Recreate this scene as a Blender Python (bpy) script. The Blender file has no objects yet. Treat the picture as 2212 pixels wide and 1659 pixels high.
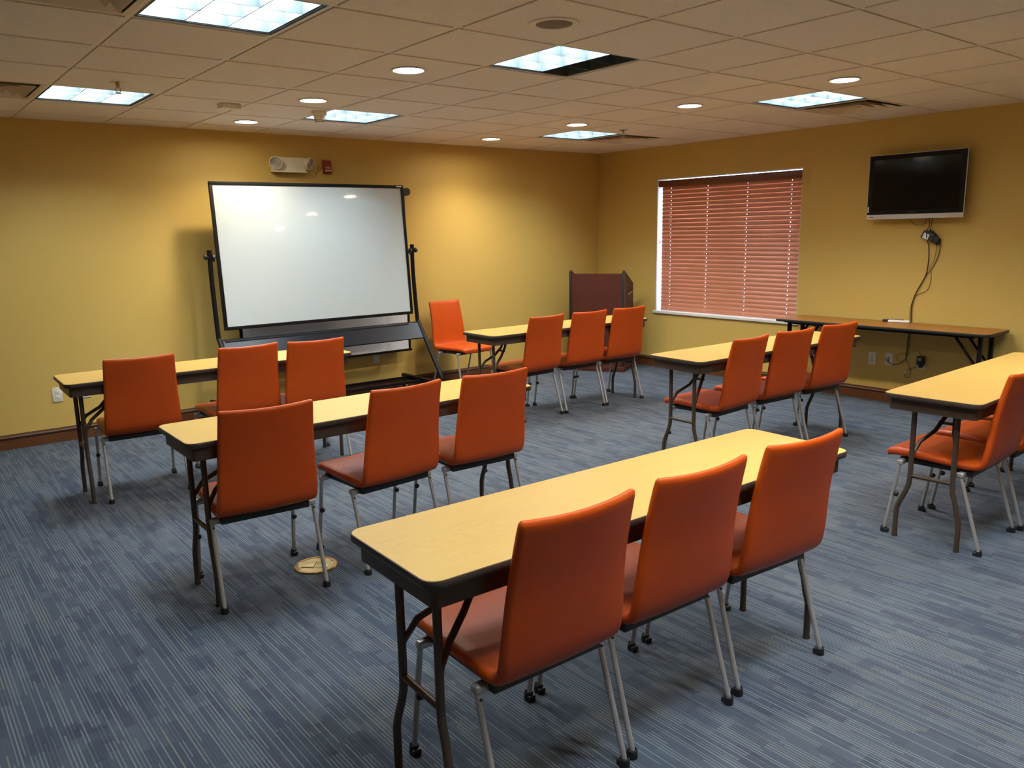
import bpy, bmesh, math, random
from mathutils import Vector, Matrix
random.seed(7)
PI = math.pi
R = math.radians
COL = bpy.context.scene.collection

# ------------------------------------------------------------------ helpers
def lin(c):
    return tuple(((v/255)/12.92 if v/255 <= .04045 else ((v/255+.055)/1.055)**2.4) for v in c)

class NT:
    def __init__(s, m):
        m.use_nodes = True
        s.t = m.node_tree; s.t.nodes.clear()
    def n(s, typ, **kw):
        nd = s.t.nodes.new(typ)
        for k, v in kw.items():
            if k.startswith('i_'):
                key = k[2:]
                key = int(key) if key.isdigit() else key.replace('_', ' ')
                sock = nd.inputs[key]
                if hasattr(v, 'is_output'): s.t.links.new(v, sock)
                else: sock.default_value = v
            else: setattr(nd, k, v)
        return nd
    def math(s, op, a, b=None, c=None, clamp=False):
        nd = s.t.nodes.new('ShaderNodeMath'); nd.operation = op; nd.use_clamp = clamp
        for i, v in enumerate((a, b, c)):
            if v is None: continue
            if hasattr(v, 'is_output'): s.t.links.new(v, nd.inputs[i])
            else: nd.inputs[i].default_value = v
        return nd.outputs[0]
    def mix(s, f, a, b):
        nd = s.t.nodes.new('ShaderNodeMix'); nd.data_type = 'RGBA'
        for i, v in ((0, f), (6, a), (7, b)):
            if hasattr(v, 'is_output'): s.t.links.new(v, nd.inputs[i])
            else: nd.inputs[i].default_value = v if i == 0 else (tuple(v)+(1,))[:4]
        return nd.outputs[2]
    def link(s, a, b): s.t.links.new(a, b)

def mat(name, col=(.5,.5,.5), rough=.5, metal=0., spec=.5, emit=None, estr=0., build=None, coat=0.):
    m = bpy.data.materials.new(name)
    t = NT(m)
    b = t.n('ShaderNodeBsdfPrincipled')
    b.inputs['Base Color'].default_value = (*col, 1)
    b.inputs['Roughness'].default_value = rough
    b.inputs['Metallic'].default_value = metal
    b.inputs['Specular IOR Level'].default_value = spec
    if coat: b.inputs['Coat Weight'].default_value = coat
    if emit:
        b.inputs['Emission Color'].default_value = (*emit, 1); b.inputs['Emission Strength'].default_value = estr
    o = t.n('ShaderNodeOutputMaterial')
    t.link(b.outputs[0], o.inputs[0])
    if build: build(t, b)
    return m

def bump(t, b, h, strength=.3, dist=.002):
    n = t.n('ShaderNodeBump', i_Strength=strength, i_Distance=dist, i_Height=h)
    t.link(n.outputs[0], b.inputs['Normal'])

class MB:
    """collects shapes; build() links them as one mesh object"""
    def __init__(s): s.v = []; s.f = []; s.m = []; s.sm = []
    def add(s, vs, fs, mi=0, smooth=False, M=None):
        o = len(s.v)
        for v in vs:
            v = Vector(v)
            s.v.append(tuple(M @ v) if M else tuple(v))
        for f in fs:
            s.f.append([o+i for i in f]); s.m.append(mi); s.sm.append(smooth)
        return s
    def box(s, x0, x1, y0, y1, z0, z1, mi=0, M=None, bev=0):
        if bev <= 0:
            vs = [(x,y,z) for z in (z0,z1) for y in (y0,y1) for x in (x0,x1)]
            return s.add(vs, [(0,2,3,1),(4,5,7,6),(0,1,5,4),(2,6,7,3),(0,4,6,2),(1,3,7,5)], mi, False, M)
        b = bmesh.new(); bmesh.ops.create_cube(b, size=1)
        bmesh.ops.scale(b, vec=(x1-x0, y1-y0, z1-z0), verts=b.verts)
        bmesh.ops.translate(b, vec=((x0+x1)/2,(y0+y1)/2,(z0+z1)/2), verts=b.verts)
        bmesh.ops.bevel(b, geom=list(b.edges), offset=bev, segments=3, affect='EDGES', profile=.5)
        s.bm(b, mi, True, M); b.free(); return s
    def bm(s, b, mi=0, smooth=True, M=None):
        b.verts.ensure_lookup_table(); b.verts.index_update()
        return s.add([v.co.copy() for v in b.verts], [[v.index for v in f.verts] for f in b.faces], mi, smooth, M)
    def tube(s, pts, r, n=12, mi=0, cap=True, M=None, close=False):
        """round tube through pts; r number or list"""
        pts = [Vector(p) for p in pts]; L = len(pts)
        rs = r if isinstance(r, (list, tuple)) else [r]*L
        tans = []
        for i in range(L):
            a = pts[i]-pts[i-1] if i > 0 or close else None
            c = pts[(i+1) % L]-pts[i] if i < L-1 or close else None
            t = (a.normalized() if a else Vector())+(c.normalized() if c else Vector())
            tans.append(t.normalized())
        up = Vector((0,0,1)) if abs(tans[0].z) < .9 else Vector((0,1,0))
        N = tans[0].cross(up).normalized()
        vs = []
        for i in range(L):
            N = (N-tans[i]*N.dot(tans[i])).normalized(); B = tans[i].cross(N)
            for k in range(n):
                a = 2*PI*k/n
                vs.append(pts[i]+(N*math.cos(a)+B*math.sin(a))*rs[i])
        fs = []
        for i in range(L if close else L-1):
            j = (i+1) % L
            for k in range(n):
                k2 = (k+1) % n
                fs.append((i*n+k, i*n+k2, j*n+k2, j*n+k))
        if cap and not close:
            s.add(vs, fs, mi, True, M)
            o = len(s.v)-len(vs)
            s.f.append([o+k for k in range(n)][::-1]); s.m.append(mi); s.sm.append(False)
            s.f.append([o+(L-1)*n+k for k in range(n)]); s.m.append(mi); s.sm.append(False)
            return s
        return s.add(vs, fs, mi, True, M)
    def cyl(s, p0, p1, r, n=20, mi=0, r2=None, M=None):
        return s.tube([p0, p1], [r, r if r2 is None else r2], n, mi, True, M)
    def ball(s, c, r, mi=0, sc=(1,1,1), M=None, seg=16):
        b = bmesh.new(); bmesh.ops.create_uvsphere(b, u_segments=seg, v_segments=seg//2, radius=r)
        bmesh.ops.scale(b, vec=sc, verts=b.verts); bmesh.ops.translate(b, vec=c, verts=b.verts)
        s.bm(b, mi, True, M); b.free(); return s
    def lathe(s, prof, n=32, mi=0, M=None, cap0=False, cap1=False):
        vs = []; fs = []
        for (r, z) in prof:
            for k in range(n):
                a = 2*PI*k/n; vs.append((r*math.cos(a), r*math.sin(a), z))
        for i in range(len(prof)-1):
            for k in range(n):
                k2 = (k+1) % n; fs.append((i*n+k, i*n+k2, (i+1)*n+k2, (i+1)*n+k))
        if cap0: fs.append([k for k in range(n)][::-1])
        if cap1: fs.append([(len(prof)-1)*n+k for k in range(n)])
        return s.add(vs, fs, mi, True, M)
    def prism(s, poly, a, b, axis='y', mi=0, M=None, smooth=False):
        """polygon in the two other axes extruded along axis from a to b"""
        n = len(poly)
        def P(p, t):
            if axis == 'y': return (p[0], t, p[1])
            if axis == 'x': return (t, p[0], p[1])
            return (p[0], p[1], t)
        vs = [P(p, a) for p in poly]+[P(p, b) for p in poly]
        s.add(vs, [(i, (i+1) % n, n+(i+1) % n, n+i) for i in range(n)], mi, smooth, M)
        o = len(s.v)-2*n
        s.f += [[o+i for i in range(n)][::-1], [o+n+i for i in range(n)]]; s.m += [mi, mi]; s.sm += [False, False]
        return s
    def build(s, name, mats, parent=None, sharp=35, bevel=0, loc=None):
        me = bpy.data.meshes.new(name)
        me.from_pydata(s.v, [], s.f)
        mats = mats if isinstance(mats, (list, tuple)) else [mats]
        for m in mats: me.materials.append(m)
        for p, mi, sm in zip(me.polygons, s.m, s.sm): p.material_index = mi; p.use_smooth = sm
        b = bmesh.new(); b.from_mesh(me)
        bmesh.ops.recalc_face_normals(b, faces=b.faces)
        lim = R(sharp)
        for e in b.edges:
            if len(e.link_faces) == 2 and e.calc_face_angle(0) > lim: e.smooth = False
        b.to_mesh(me); b.free(); me.update()
        o = bpy.data.objects.new(name, me); COL.objects.link(o)
        if loc: o.location = loc
        if parent: o.parent = parent
        if bevel:
            md = o.modifiers.new('bevel', 'BEVEL'); md.width = bevel; md.segments = 2; md.limit_method = 'ANGLE'; md.angle_limit = R(40)
        return o

def tag(o, label=None, cat=None, group=None, kind=None):
    if label: o['label'] = label
    if cat: o['category'] = cat
    if group: o['group'] = group
    if kind: o['kind'] = kind
    return o
def thing(name, label, cat, loc=(0,0,0), rz=0, group=None):
    o = bpy.data.objects.new(name, None); COL.objects.link(o)
    o.empty_display_size = .1
    o.location = loc; o.rotation_euler = (0,0,rz)
    return tag(o, label, cat, group)
def children(o): return [c for c in bpy.data.objects if c.parent == o]
def copy_tree(o, parent=None):
    c = o.copy(); COL.objects.link(c)
    c.parent = parent
    for ch in children(o): copy_tree(ch, c)
    return c
def dup(proto, loc, rz, label, group=None):
    c = copy_tree(proto); c.location = loc; c.rotation_euler = (0,0,rz)
    c['label'] = label
    if group: c['group'] = group
    return c
def text_mesh(txt, size, m, parent, M, depth=.0004, name='lettering', align='CENTER'):
    cu = bpy.data.curves.new('txt', 'FONT'); cu.body = txt; cu.size = size; cu.extrude = depth
    cu.align_x = align; cu.align_y = 'CENTER'
    to = bpy.data.objects.new('txt', cu); COL.objects.link(to)
    bpy.context.view_layer.update()
    me = bpy.data.meshes.new_from_object(to.evaluated_get(bpy.context.evaluated_depsgraph_get()))
    bpy.data.objects.remove(to); bpy.data.curves.remove(cu)
    me.transform(M); me.materials.clear(); me.materials.append(m); me.name = name
    o = bpy.data.objects.new(name, me); COL.objects.link(o); o.parent = parent
    return o

# ------------------------------------------------------------------ materials
def f_wall(t, b):
    tc = t.n('ShaderNodeTexCoord')
    n1 = t.n('ShaderNodeTexNoise', i_Vector=tc.outputs['Object'], i_Scale=260., i_Detail=3.)
    n2 = t.n('ShaderNodeTexNoise', i_Vector=tc.outputs['Object'], i_Scale=70., i_Detail=2.)
    c = t.mix(t.math('MULTIPLY_ADD', n1.outputs[0], 1.6, -.3, clamp=True), (.45,.290,.066), (.76,.545,.160))
    c = t.mix(t.math('MULTIPLY', n2.outputs[0], .35), c, (.63,.43,.11))
    t.link(c, b.inputs['Base Color'])
    bump(t, b, n1.outputs[0], .35, .0015)
M_wall = mat('ochre_vinyl_wallcovering', rough=.55, spec=.35, build=f_wall)

def f_carpet(t, b):
    tc = t.n('ShaderNodeTexCoord')
    sp = t.n('ShaderNodeSeparateXYZ', i_Vector=tc.outputs['Object'])
    x, y = sp.outputs[0], sp.outputs[1]
    def cells(w, L, seed):
        u = t.math('DIVIDE', x, w); cu = t.math('FLOOR', u)
        r = t.n('ShaderNodeTexWhiteNoise', noise_dimensions='1D', i_W=t.math('ADD', cu, seed))
        v = t.math('ADD', t.math('DIVIDE', y, L), t.math('MULTIPLY', r.outputs[0], 9.))
        cv = t.math('FLOOR', v)
        cb = t.n('ShaderNodeCombineXYZ', i_X=cu, i_Y=cv, i_Z=seed)
        wn = t.n('ShaderNodeTexWhiteNoise', noise_dimensions='3D', i_Vector=cb.outputs[0])
        return t.math('FRACT', u), wn.outputs[0]
    fu, a = cells(.0115, .36, 3.)
    stripe = t.math('MULTIPLY', t.math('MULTIPLY_ADD', t.math('GREATER_THAN', a, .30), t.math('MULTIPLY_ADD', a, .9, .25), .12), t.math('MULTIPLY', t.math('GREATER_THAN', fu, .2), t.math('LESS_THAN', fu, .60)))
    yel = t.math('GREATER_THAN', a, .965)
    fu2, p1 = cells(.0375, .13, 11.)
    fu3, p2 = cells(.075, .30, 23.)
    fu4, p3 = cells(.0375, .085, 41.)
    # ribbed loop pile
    rib = t.math('SINE', t.math('MULTIPLY', x, 2*PI/.0042)); loop = t.math('SINE', t.math('MULTIPLY', y, 2*PI/.006))
    pile = t.math('MULTIPLY_ADD', t.math('MULTIPLY', rib, loop), .5, .5)
    big = t.n('ShaderNodeTexNoise', i_Vector=tc.outputs['Object'], i_Scale=1.3, i_Detail=3.)
    base = t.mix(p2, (.052,.068,.096), (.078,.094,.120))
    base = t.mix(t.math('MULTIPLY', t.math('GREATER_THAN', p1, .84), .45), base, (.045,.054,.085))
    base = t.mix(t.math('MULTIPLY', t.math('LESS_THAN', p3, .10), .50), base, (.052,.050,.078))
    base = t.mix(t.math('MULTIPLY', t.math('GREATER_THAN', p3, .90), .5), base, (.100,.120,.150))
    str_c = t.mix(yel, (.190,.212,.230), (.205,.195,.160))
    hide = t.math('SUBTRACT', 1., t.math('MULTIPLY', t.math('GREATER_THAN', p1, .84), .6))
    c = t.mix(t.math('MULTIPLY', t.math('MULTIPLY', stripe, hide), .72), base, str_c)
    c = t.mix(t.math('MULTIPLY', pile, .38), c, (.02,.03,.05))
    # worn brownish stains
    st = t.n('ShaderNodeTexNoise', i_Vector=tc.outputs['Object'], i_Scale=.9, i_Detail=4., i_Roughness=.6)
    sm = t.math('MULTIPLY', t.math('MULTIPLY_ADD', st.outputs[0], 6., -3.75, clamp=True), .30)
    c = t.mix(sm, c, (.065,.060,.062))
    t.link(c, b.inputs['Base Color'])
    bump(t, b, pile, .5, .002)
M_carpet = mat('blue_striped_carpet', rough=.95, spec=.15, build=f_carpet)

def f_tile(t, b):
    tc = t.n('ShaderNodeTexCoord')
    v = t.n('ShaderNodeTexNoise', i_Vector=tc.outputs['Object'], i_Scale=230., i_Detail=2., i_Roughness=.7)
    n = t.n('ShaderNodeTexNoise', i_Vector=tc.outputs['Object'], i_Scale=90., i_Detail=3.)
    pit = t.math('MULTIPLY_ADD', v.outputs[0], -9., 3.9, clamp=True)
    c = t.mix(n.outputs[0], (.84,.77,.69), (.93,.86,.78))
    c = t.mix(t.math('MULTIPLY', pit, .55), c, (.34,.27,.20))
    t.link(c, b.inputs['Base Color']); bump(t, b, v.outputs[0], .4, .002)
M_tile = mat('mineral_ceiling_tile', rough=.95, spec=.1, build=f_tile)
M_grid = mat('ceiling_grid_enamel', (.84,.78,.68), .5)

def f_oak(t, b):
    tc = t.n('ShaderNodeTexCoord')
    mp = t.n('ShaderNodeMapping', i_Vector=tc.outputs['Object'], i_Scale=(1.6, 26., 20.))
    n = t.n('ShaderNodeTexNoise', i_Vector=mp.outputs[0], i_Scale=3., i_Detail=6., i_Roughness=.62, i_Distortion=.4)
    mp2 = t.n('ShaderNodeMapping', i_Vector=tc.outputs['Object'], i_Scale=(2.2, 13., 5.))
    w = t.n('ShaderNodeTexWave', wave_type='RINGS', rings_direction='Z', i_Vector=mp2.outputs[0], i_Scale=2.2, i_Distortion=5., i_Detail=3., i_Detail_Scale=1.2)
    mp3 = t.n('ShaderNodeMapping', i_Vector=tc.outputs['Object'], i_Scale=(8., 240., 100.))
    n3 = t.n('ShaderNodeTexNoise', i_Vector=mp3.outputs[0], i_Scale=2., i_Detail=3.)
    c = t.mix(n.outputs[0], (.45,.275,.070), (.55,.355,.100))
    line = t.math('MULTIPLY', t.math('POWER', w.outputs[1], 9.), .16)
    c = t.mix(line, c, (.36,.20,.07))
    c = t.mix(t.math('MULTIPLY', t.math('MULTIPLY_ADD', n3.outputs[0], -5., 2.1, clamp=True), .35), c, (.42,.25,.09))
    t.link(c, b.inputs['Base Color'])
M_oak = mat('light_oak_laminate', rough=.38, spec=.4, build=f_oak)
def f_walnut(t, b):
    tc = t.n('ShaderNodeTexCoord')
    mp = t.n('ShaderNodeMapping', i_Vector=tc.outputs['Object'], i_Scale=(30., 2., 20.))
    n = t.n('ShaderNodeTexNoise', i_Vector=mp.outputs[0], i_Scale=3., i_Detail=5.)
    t.link(t.mix(n.outputs[0], (.22,.075,.010), (.36,.135,.022)), b.inputs['Base Color'])
M_walnut = mat('walnut_laminate', rough=.35, build=f_walnut)
def f_cherry(t, b):
    tc = t.n('ShaderNodeTexCoord')
    mp = t.n('ShaderNodeMapping', i_Vector=tc.outputs['Object'], i_Scale=(40., 40., 2.))
    n = t.n('ShaderNodeTexNoise', i_Vector=mp.outputs[0], i_Scale=3., i_Detail=5.)
    t.link(t.mix(n.outputs[0], (.055,.014,.009), (.095,.024,.014)), b.inputs['Base Color'])
M_cherry = mat('dark_mahogany_laminate', rough=.5, spec=.3, build=f_cherry)
def f_base(t, b):
    tc = t.n('ShaderNodeTexCoord')
    mp = t.n('ShaderNodeMapping', i_Vector=tc.outputs['Object'], i_Scale=(1.5, 1.5, 40.))
    n = t.n('ShaderNodeTexNoise', i_Vector=mp.outputs[0], i_Scale=3., i_Detail=5.)
    t.link(t.mix(n.outputs[0], (.085,.030,.010), (.17,.062,.020)), b.inputs['Base Color'])
M_base = mat('stained_wood_baseboard', rough=.3, build=f_base)
M_cap = mat('dark_stained_cap_rail', (.085,.035,.018), .28)

def f_leather(t, b):
    tc = t.n('ShaderNodeTexCoord')
    v = t.n('ShaderNodeTexVoronoi', i_Vector=tc.outputs['Object'], i_Scale=420.)
    n = t.n('ShaderNodeTexNoise', i_Vector=tc.outputs['Object'], i_Scale=7., i_Detail=3.)
    t.link(t.mix(n.outputs[0], (.42,.052,.002), (.52,.072,.004)), b.inputs['Base Color'])
    bump(t, b, v.outputs[0], .12, .0006)
M_leather = mat('orange_leatherette', rough=.42, spec=.34, build=f_leather)
M_silver = mat('silver_powder_coat', (.46,.455,.45), .35, metal=.55)
M_black = mat('black_plastic', (.012,.012,.013), .45)
M_blackm = mat('black_enamel_steel', (.006,.006,.006), .45, spec=.15)
M_bronze = mat('brown_enamel_steel', (.075,.052,.036), .38, metal=.3)
M_tedge = mat('dark_brown_edge_band', (.045,.032,.024), .4)
M_white = mat('white_enamel', (.80,.79,.74), .4)
M_almond = mat('almond_plastic', (.74,.70,.55), .4)
M_hole = mat('dark_slot', (.01,.01,.01), .7)
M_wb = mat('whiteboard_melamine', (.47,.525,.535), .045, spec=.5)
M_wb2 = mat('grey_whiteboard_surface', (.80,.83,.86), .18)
M_shelf = mat('black_gloss_shelf', (.010,.011,.016), .30, spec=.12)
M_screen = mat('tv_glass', (.006,.006,.007), .08)
M_tvsil = mat('tv_silver_plastic', (.60,.59,.56), .4)
M_chrome = mat('brushed_chrome', (.55,.52,.50), .25, metal=1.)
M_brass = mat('polished_brass', (.50,.40,.20), .25, metal=1.)
M_brass2 = mat('satin_brass', (.36,.29,.14), .5, metal=.7)
M_red = mat('red_plastic', (.25,.012,.012), .35)
M_sticker = mat('white_label', (.75,.76,.78), .5)
M_lensglass = mat('reflector_lens', (.62,.62,.58), .12, metal=.6)
M_louver = mat('louver_anodised', (.058,.072,.079), .38, metal=.0, spec=.7)
M_housing = mat('fixture_housing_white', (.60,.68,.72), .5)
M_lamp = mat('fluorescent_lamp', (.8,.8,.8), emit=(.83,.94,1.), estr=48.)
M_deadlamp = mat('unlit_fluorescent_lamp', (.5,.5,.5), .4)
M_darkframe = mat('fixture_dark_frame', (.02,.02,.02), .5)
M_spot = mat('downlight_lens_glow', (.9,.85,.7), emit=(1.,.88,.68), estr=45.)
M_gold = mat('gold_reflector_cone', (.86,.66,.36), .28, metal=.9)
M_vent = mat('diffuser_beige_enamel', (.70,.60,.46), .5)
M_ventdark = mat('duct_interior', (.03,.025,.02), .9)
M_speaker = mat('speaker_grille', (.20,.155,.115), .7)
M_jamb = mat('white_painted_reveal', (.80,.80,.80), .5)
M_cord = mat('white_ladder_cord', (.75,.72,.78), .7)
M_lead = mat('grey_lcd_glass', (.25,.25,.27), .2)

def f_slat(t, b):
    tc = t.n('ShaderNodeTexCoord')
    mp = t.n('ShaderNodeMapping', i_Vector=tc.outputs['Object'], i_Scale=(30., 2., 30.))
    n = t.n('ShaderNodeTexNoise', i_Vector=mp.outputs[0], i_Scale=3., i_Detail=4.)
    t.link(t.mix(n.outputs[0], (.48,.20,.115), (.58,.25,.15)), b.inputs['Base Color'])
M_slat = mat('cherry_blind_slat', rough=.28, spec=.5, build=f_slat)
M_val = mat('cherry_blind_valance', (.15,.038,.018), .3)

def m_glass():
    m = bpy.data.materials.new('window_glass'); t = NT(m)
    a = t.n('ShaderNodeBsdfTransparent'); g = t.n('ShaderNodeBsdfGlossy', i_Roughness=.02)
    mx = t.n('ShaderNodeMixShader', i_0=.07, i_1=a.outputs[0], i_2=g.outputs[0])
    o = t.n('ShaderNodeOutputMaterial'); t.link(mx.outputs[0], o.inputs[0]); return m
M_glass = m_glass()

# ------------------------------------------------------------------ room
H = 2.479; T = .6096
XL, YB = -8.5, -8.9                  # unseen left and rear walls
XL2, YB2 = XL, YB
GX, GY = -4.8568, -3.9962            # a crossing of the ceiling grid
WY0, WY1, WZ0, WZ1 = -.935, -2.735, .655, 2.122   # window opening in the right wall

def struct(o, label=None):
    o['kind'] = 'structure'
    if label: o['label'] = label
    return o
struct(MB().box(XL-.1, .3, YB-.1, .1, -.1, 0).build('floor', M_carpet), 'blue grey carpet with thin pale broken stripes')
struct(MB().box(XL-.1, .12, 0, .12, 0, H+.12).build('wall_back', M_wall), 'ochre yellow wall behind the rolling whiteboard')
w = MB()
w.box(0, .14, YB, WY1, 0, H+.12).box(0, .14, WY0, 0, 0, H+.12).box(0, .14, WY1, WY0, 0, WZ0-.02).box(0, .14, WY1, WY0, WZ1, H+.12)
struct(w.build('wall_right', M_wall), 'ochre yellow wall with the window and the television')
struct(MB().box(XL-.12, XL, YB, .12, 0, H+.12).build('wall_left', M_wall))
struct(MB().box(XL-.12, .14, YB-.12, YB, 0, H+.12).build('wall_front', M_wall))

# ceiling: tiles dropped in a grid, openings left for lights and vents
def gx(i): return GX+i*T
def gy(j): return GY+j*T
FIX = {}                             # (i, j) of cells holding a troffer
for cx in (-2, 1, 5):                # lower left crossing index of the cell
    for cy in (-4, 0, 4): FIX[(cx, cy)] = 1
VENT = [(-3, 0), (-3, 4), (6, 0), (6, 4)]
HOLES = {}                           # cell -> hole radius (downlights, speaker)
DOWN = [(0, 5), (0, 3), (0, 1), (4, 5), (4, 3), (4, 1), (4, -1), (0, -3), (4, -3), (0, -5)]
for c in DOWN: HOLES[c] = .086
c = MB()
def clampx(v): return max(XL, min(0, v))
def clampy(v): return max(YB, min(0, v))
zt = H-.004
i0 = math.floor((XL-GX)/T); i1 = math.ceil((0-GX)/T)
j0 = math.floor((YB-GY)/T); j1 = math.ceil((0-GY)/T)
for i in range(i0, i1):
    for j in range(j0, j1):
        if (i, j) in FIX or (i, j) in VENT: continue
        x0, x1 = clampx(gx(i)), clampx(gx(i+1)); y0, y1 = clampy(gy(j)), clampy(gy(j+1))
        g = .0145; bv = .006
        X0 = x0+(g if x0 > XL else 0); X1 = x1-(g if x1 < 0 else 0); Y0 = y0+(g if y0 > YB else 0); Y1 = y1-(g if y1 < 0 else 0)
        if X1-X0 < .02 or Y1-Y0 < .02: continue
        zs = H+.006
        if (i, j) in HOLES:
            r = HOLES[(i, j)]; mx, my = (x0+x1)/2, (y0+y1)/2; n = 32
            ring = []; sq = []
            for k in range(n):
                a = 2*PI*(k+.5)/n; ca, sa = math.cos(a), math.sin(a)
                ring.append((mx+r*ca, my+r*sa, zt))
                s_ = 1/max(abs(ca), abs(sa)); sq.append((mx+(X1-X0)/2*ca*s_, my+(Y1-Y0)/2*sa*s_, zt))
            # snap the four diagonal samples onto the corners
            for k in range(n):
                a = 2*PI*(k+.5)/n
            c.add(ring+sq, [(k, (k+1) % n, n+(k+1) % n, n+k) for k in range(n)], 0)
            for (cxn, cyn) in ((X0,Y0),(X1,Y0),(X1,Y1),(X0,Y1)):
                q = sorted(range(n), key=lambda k: (sq[k][0]-cxn)**2+(sq[k][1]-cyn)**2)[:2]
                c.add([sq[q[0]], (cxn,cyn,zt), sq[q[1]]], [(0,1,2)], 0)
        else:
            c.add([(X0,Y0,zt),(X1,Y0,zt),(X1,Y1,zt),(X0,Y1,zt)], [(0,1,2,3)], 0)
        # beveled tile sides up to the grid flange
        e = [(X0,Y0),(X1,Y0),(X1,Y1),(X0,Y1)]; b2 = [(X0-bv,Y0-bv),(X1+bv,Y0-bv),(X1+bv,Y1+bv),(X0-bv,Y1+bv)]
        vs = [(p[0],p[1],zt) for p in e]+[(p[0],p[1],zs) for p in e]
        c.add(vs, [(k,(k+1)%4,4+(k+1)%4,4+k) for k in range(4)], 0)
for i in range(i0, i1+1):            # main runners along y
    x = gx(i)
    if XL < x < 0: c.box(x-.012, x+.012, YB, 0, H+.001, H+.012, 1)
for j in range(j0, j1+1):            # cross tees
    y = gy(j)
    if YB < y < 0: c.box(XL, 0, y-.012, y+.012, H+.0014, H+.0118, 1)
c.box(-.022, 0, YB, 0, H, H+.01, 1).box(XL, 0, -.022, 0, H, H+.0102, 1)       # wall angle
c.box(XL-.1, .1, YB-.1, .1, H+.14, H+.2, 0)                                   # deck above
struct(c.build('ceiling', [M_tile, M_grid]), 'beige suspended ceiling of square mineral tiles')

# baseboards with a rounded cap rail
def baseboard(name, a, b, axis):
    m = MB()
    prof = [(0,0),(.014,0),(.014,.078),(.017,.082),(.021,.088),(.022,.095),(.019,.101),(.012,.106),(.010,.114),(0,.116)]
    # axis 'x': runs along x on the back wall (depth toward -y); 'y': along y on the right wall
    n = len(prof)
    for mi, pr in ((0, prof[:3]+[(0,.078)]), (1, [(0,.078)]+prof[2:])):
        if axis == 'x': m.prism([(-d, z) for d, z in pr], a, b, 'x', mi)
        else: m.prism([(-d, z) for d, z in pr], a, b, 'y', mi)
    return struct(m.build(name, [M_base, M_cap]), 'stained wood baseboard with dark rounded cap')
baseboard('baseboard_back', XL, 0, 'x')
baseboard('baseboard_right', YB, -.02, 'y')

# ------------------------------------------------------------------ window and blind
wf = MB()
D = .14
for (a, b_, c_, d_) in ((WY1, WY1+.003, WZ0-.02, WZ1), (WY0-.003, WY0, WZ0-.02, WZ1)): wf.box(.001, D, a, b_, c_, d_)
wf.box(.001, D, WY1+.003, WY0-.003, WZ1-.004, WZ1)
for (a, b_, c_, d_) in ((WY1+.012, WY1+.06, WZ0, WZ1-.012), (WY0-.06, WY0-.012, WZ0, WZ1-.012), (WY1+.06, WY0-.06, WZ0, WZ0+.05), (WY1+.06, WY0-.06, WZ1-.06, WZ1-.012), ((WY0+WY1)/2-.025, (WY0+WY1)/2+.025, WZ0+.05, WZ1-.06)):
    wf.box(.105, .145, a, b_, c_, d_)
win = struct(wf.build('window_1', M_jamb), 'window in the right wall with white painted reveal')
MB().box(.122, .126, WY1+.05, WY0-.05, WZ0+.04, WZ1-.05).build('glass', M_glass, win)
MB().box(-.022, D, WY1-.03, WY0+.03, WZ0-.03, WZ0, bev=.004).build('window_sill', M_white, win)

bl = thing('window_blind', 'cherry wood slatted blind closed over the window', 'blind', (.05, (WY0+WY1)/2, WZ0))
by0, by1 = -.893, .86                 # local y extents
lad = [.735, .235, -.262, -.765]
sl = MB()
NS = 31; z0b = .032; z1b = WZ1-WZ0-.10; pitch = (z1b-z0b)/(NS-1)
for k in range(NS):
    zc = z0b+k*pitch
    tilt = R(75 + random.uniform(-.8, .8)); W = .0505
    ys = [by0]
    for l in sorted(lad): ys += [l-.003, l+.003]
    ys += [by1]
    pts = []
    for s_ in (-1, -.7, -.35, 0, .35, .7, 1):
        u_ = s_*W/2; bow = .0055*(1-s_*s_)
        # slat section: room edge low, window edge high, convex to the room
        dx = math.cos(tilt)*u_ - math.sin(tilt)*bow
        dz = math.sin(tilt)*u_ + math.cos(tilt)*bow*-.2
        pts.append((dx, zc+dz))
    sag = [random.uniform(-.0008, .0008) for _ in ys]
    for a in range(len(ys)-1):
        hole = a % 2 == 1
        for q in range(6):
            if hole and q == 2: continue
            (xa, za), (xb, zb) = pts[q], pts[q+1]
            n0 = (math.sin(tilt)*.0014, -math.cos(tilt)*.0014)
            A = [(xa, ys[a], za), (xa, ys[a+1], za), (xb, ys[a+1], zb), (xb, ys[a], zb)]
            B = [(p[0]+.0022, p[1], p[2]) for p in A]
            sl.add(A+B, [(0,1,2,3),(7,6,5,4),(0,4,5,1),(3,2,6,7)]+([(0,3,7,4)] if a == 0 or hole or ys[a] in (0,) else [])+([(1,5,6,2)] if a == len(ys)-2 else []), 0, True)
sl.build('slats', M_slat, bl, sharp=60)
MB().box(-.048, -.036, by0-.004, by1+.022, WZ1-WZ0-.088, WZ1-WZ0-.018, bev=.003).box(-.036, .0, by1+.010, by1+.022, WZ1-WZ0-.088, WZ1-WZ0-.018).build('valance', M_val, bl)
MB().box(-.022, .035, by0, by1, WZ1-WZ0-.062, WZ1-WZ0-.020).build('headrail', M_val, bl)
MB().box(-.012, .014, by0, by1, .004, .020, bev=.004).build('bottom_rail', M_slat, bl)
for l in lad:
    lc = MB()
    for dx in (-.027, .026): lc.tube([(dx, l, .02), (dx, l, z1b+.01)], .0009, 5)
    lc.build('ladder_cord', M_cord, bl)
for (yy, zz0) in ((.862, .78), (-.852, .64)):
    cd = MB(); pts = [(-.040, yy, WZ1-WZ0-.08), (-.041, yy+.002, 1.0), (-.040, yy-.003, zz0+.02)]
    cd.tube(pts, .0011, 6).tube([(-.040, yy-.003, zz0+.02), (-.040, yy-.003, zz0+.012), (-.040, yy-.003, zz0-.02)], [.002, .005, .0065], 10)
    cd.build('tassel_cord', M_slat, bl)

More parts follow.
